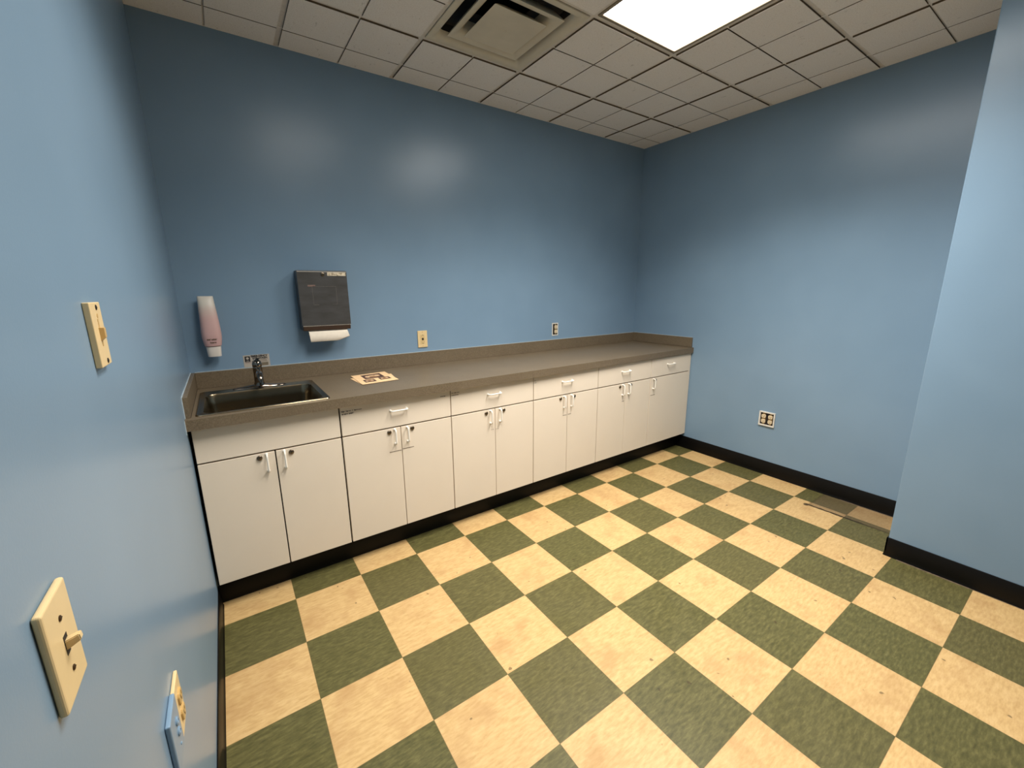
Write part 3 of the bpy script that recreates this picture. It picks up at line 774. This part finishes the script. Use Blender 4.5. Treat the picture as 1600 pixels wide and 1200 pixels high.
b = bm_new(); paper(b, [(.7640, .2060), (1.0140, .2240), (.9850, .0300), (.7800, .0100)], CT + .0004, lambda u, v: .0020 * max(0, .25 - u) * 4 * max(0, .5 - v) * 2)
pu = obj('paper_sheet', b, M['peach']); tag(pu, 'blank peach sheet peeking out beneath the printed one on the worktop', 'paper', 'sheets on the worktop')
pp = thing('paper_sheet', 'peach sheet printed with three dark pictures, lying on the worktop', 'paper', (0, 0, 0), 'sheets on the worktop')
def crv(u, v): return .0018 + .006 * max(0, .22 - u) ** 1 * (1 - abs(v - .35)) 
b = bm_new(); paper(b, Q, CT + .0006, crv); sh_ = obj('sheet', b, M['peach'], pp)
def at(u, v):
    (ax, ay), (bx, by), (cx, cy), (dx, dy) = Q
    return ((ax*(1-u)+bx*u)*(1-v)+(dx*(1-u)+cx*u)*v, (ay*(1-u)+by*u)*(1-v)+(dy*(1-u)+cy*u)*v, CT + .0006 + crv(u, v) + .0006)
def patch(bm, u0, u1, v0, v1, dz=0.0):
    r0 = [Vector(at(u, v)) + Vector((0, 0, dz)) for u, v in ((u0, v1), (u1, v1), (u1, v0), (u0, v0))]
    loft(bm, [r0, [p + Vector((0, 0, .0003)) for p in r0]])
def blob(bm, uc, vc, ru, rv, dz, n=20, tilt=0.0):
    r0 = []
    for k in range(n):
        a = 2 * PI * k / n; du, dv = ru * math.cos(a), rv * math.sin(a)
        r0.append(Vector(at(uc + du, vc + dv + tilt * du)) + Vector((0, 0, dz)))
    loft(bm, [r0, [p + Vector((0, 0, .0002)) for p in r0]])
for (u0, u1, v0, v1, sc) in ((.235, .79, .11, .54, 1), (.14, .44, .60, .86, 0), (.58, .88, .56, .79, 0)):
    b = bm_new(); patch(b, u0, u1, v0, v1); pm = obj('printed_picture', b, M['photo'], pp)
    uc, vc, du, dv = (u0 + u1) / 2, (v0 + v1) / 2, (u1 - u0) / 2, (v1 - v0) / 2
    b = bm_new(); blob(b, uc, vc, du * .82, dv * .66, .0003, tilt=-.05); obj('mid_tone', b, M['photo_mid'], pm)
    b = bm_new(); blob(b, uc - du * .55, vc + dv * .1, du * .22, dv * .42, .0006); blob(b, uc + du * .45, vc - dv * .05, du * .26, dv * .38, .0006)
    if sc: blob(b, uc - .02, vc - dv * .2, du * .30, dv * .20, .0006)
    obj('highlight', b, M['photo_light'], pm)

# ================================================================== CEILING FITTINGS
def light(label, r, lens, power, name='ceiling_light'):
    x0, x1, y0, y1 = r
    cx, cy = (x0 + x1) / 2, (y0 + y1) / 2
    t = thing(name, label, 'ceiling light', (cx, cy, ZC + .006), 'recessed fluorescent ceiling lights')
    hx, hy = (x1 - x0) / 2 - .0125, (y1 - y0) / 2 - .0125
    b = bm_new(); w = .0165
    for q in ((-hx, -hx + w, -hy, hy), (hx - w, hx, -hy, hy), (-hx + w, hx - w, -hy, -hy + w), (-hx + w, hx - w, hy - w, hy)):
        box(b, q[0], q[1], q[2], q[3], -.001, .012, .001, 1)
    obj('door_frame', b, M['frame'], t)
    b = bm_new(); box(b, -hx + w, hx - w, -hy + w, hy - w, .004, .0065); o = obj('lens', b, lens, t); o['label'] = 'glowing lens'
    b = bm_new(); box(b, -hx, hx, -hy, hy, .05, .12); obj('housing', b, M['vent'], t)
    for sx in (-.14, .14):                                      # two fluorescent tubes behind the lens
        la = bpy.data.lights.new('fluorescent_tube', 'AREA'); la.shape = 'RECTANGLE'; la.size = .10; la.size_y = 2 * hy - .06
        la.energy = power / 2; la.color = (1.0, 0.94, 0.87); la.spread = math.radians(128)
        lo = bpy.data.objects.new('fluorescent_tube', la); C.objects.link(lo); lo.parent = t; lo.location = (sx, 0, .003)
    return t
light('brightly lit white fluorescent ceiling panel beside the air vent', LIGHT_A, M['lens'], 50.0)
light('dimmer second fluorescent ceiling panel left of the bright one', LIGHT_B, M['lens_weak'], 29.0)

vx, vy = (VENT[0] + VENT[1]) / 2, (VENT[2] + VENT[3]) / 2
v = thing('air_vent', 'square stepped white air vent in the ceiling left of the lit panel', 'air vent', (vx, vy, ZC))
def sq(h, z): return [(-h, -h, z), (h, -h, z), (h, h, z), (-h, h, z)]
def sqr(h, z, r=.02): return [(x, y, z) for x, y in rrect(2*h, 2*h, r, 4)]
def circ(like, r, z): return [(x / math.hypot(x, y) * r, y / math.hypot(x, y) * r, z) for x, y, _ in like]
b = bm_new(); loft(b, [sqr(.292, .009, .002), sqr(.292, .003, .002), sqr(.278, .0010, .004), sqr(.266, .0022, .010), sqr(.255, .0085, .018), sqr(.246, .0200, .024), sqr(.241, .0380, .028)], False, False); obj('outer_frame', b, M['vent'], v, True)
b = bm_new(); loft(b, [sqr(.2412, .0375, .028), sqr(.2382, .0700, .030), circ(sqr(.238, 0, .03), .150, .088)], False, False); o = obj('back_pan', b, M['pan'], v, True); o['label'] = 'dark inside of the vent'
b = bm_new(); loft(b, [sqr(.150, .066, .02), sqr(.176, .046, .015), sqr(.198, .018, .008), sqr(.2085, .0030, .004), sqr(.2090, .0008, .004), sqr(.2075, -.0004, .004), sqr(.196, .0008, .006), sqr(.174, .0085, .012), sqr(.162, .0190, .016), sqr(.154, .0340, .020), sqr(.148, .0655, .020)], False, False); obj('middle_ring', b, M['vent'], v, True)
b = bm_new(); loft(b, [sqr(.095, .034, .03), sqr(.132, .004, .012), sqr(.1440, -.0070, .006), sqr(.1468, -.0105, .004), sqr(.1458, -.0118, .004), sqr(.118, -.0125, .03), sqr(.110, -.0110, .03)], True, True)
pl = obj('centre_plate', b, M['vent'], v, True)
b = bm_new(); lathe(b, [(0, .010), (.0012, .009), (.0016, .003)], (0, 0, -.0110), (0, 0, -1), 20); obj('centre_screw', b, M['vent'], pl, True)
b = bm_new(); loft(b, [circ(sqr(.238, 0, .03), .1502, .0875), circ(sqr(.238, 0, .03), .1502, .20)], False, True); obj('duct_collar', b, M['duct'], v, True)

# ================================================================== CAMERA / WORLD / VIEW
cam = bpy.data.cameras.new('camera'); co = bpy.data.objects.new('camera', cam); C.objects.link(co)
cam.sensor_fit = 'HORIZONTAL'; cam.sensor_width = 36.0; cam.lens = 36.0 * 649.5703 / 1600.0
cam.clip_start = 0.01
R = Matrix(((0.8243256076729213, -0.5660534259510214, -0.008414957132265977), (-0.1306326390960411, -0.17573090901335386, -0.9757324229616021), (0.5508379127631192, 0.8054204905419448, -0.21880454126059345)))
right, down, fwd = R[0], R[1], R[2]
Mx = Matrix((( right[0], -down[0], -fwd[0], 0.19544822), (right[1], -down[1], -fwd[1], -2.31646769), (right[2], -down[2], -fwd[2], 1.43451947), (0, 0, 0, 1)))
co.matrix_world = Mx
bpy.context.scene.camera = co
w = bpy.data.worlds.new('world'); bpy.context.scene.world = w; w.use_nodes = True
w.node_tree.nodes['Background'].inputs[0].default_value = (0.8, 0.85, 1, 1); w.node_tree.nodes['Background'].inputs[1].default_value = 0.0
vs = bpy.context.scene.view_settings
vs.view_transform = 'Standard'; vs.look = 'None'; vs.gamma = 1.0; vs.use_curve_mapping = False; vs.exposure = 0.0
try:
    cy = bpy.context.scene.cycles; cy.max_bounces = 14; cy.diffuse_bounces = 8; cy.glossy_bounces = 6; cy.use_denoising = True
except Exception: pass
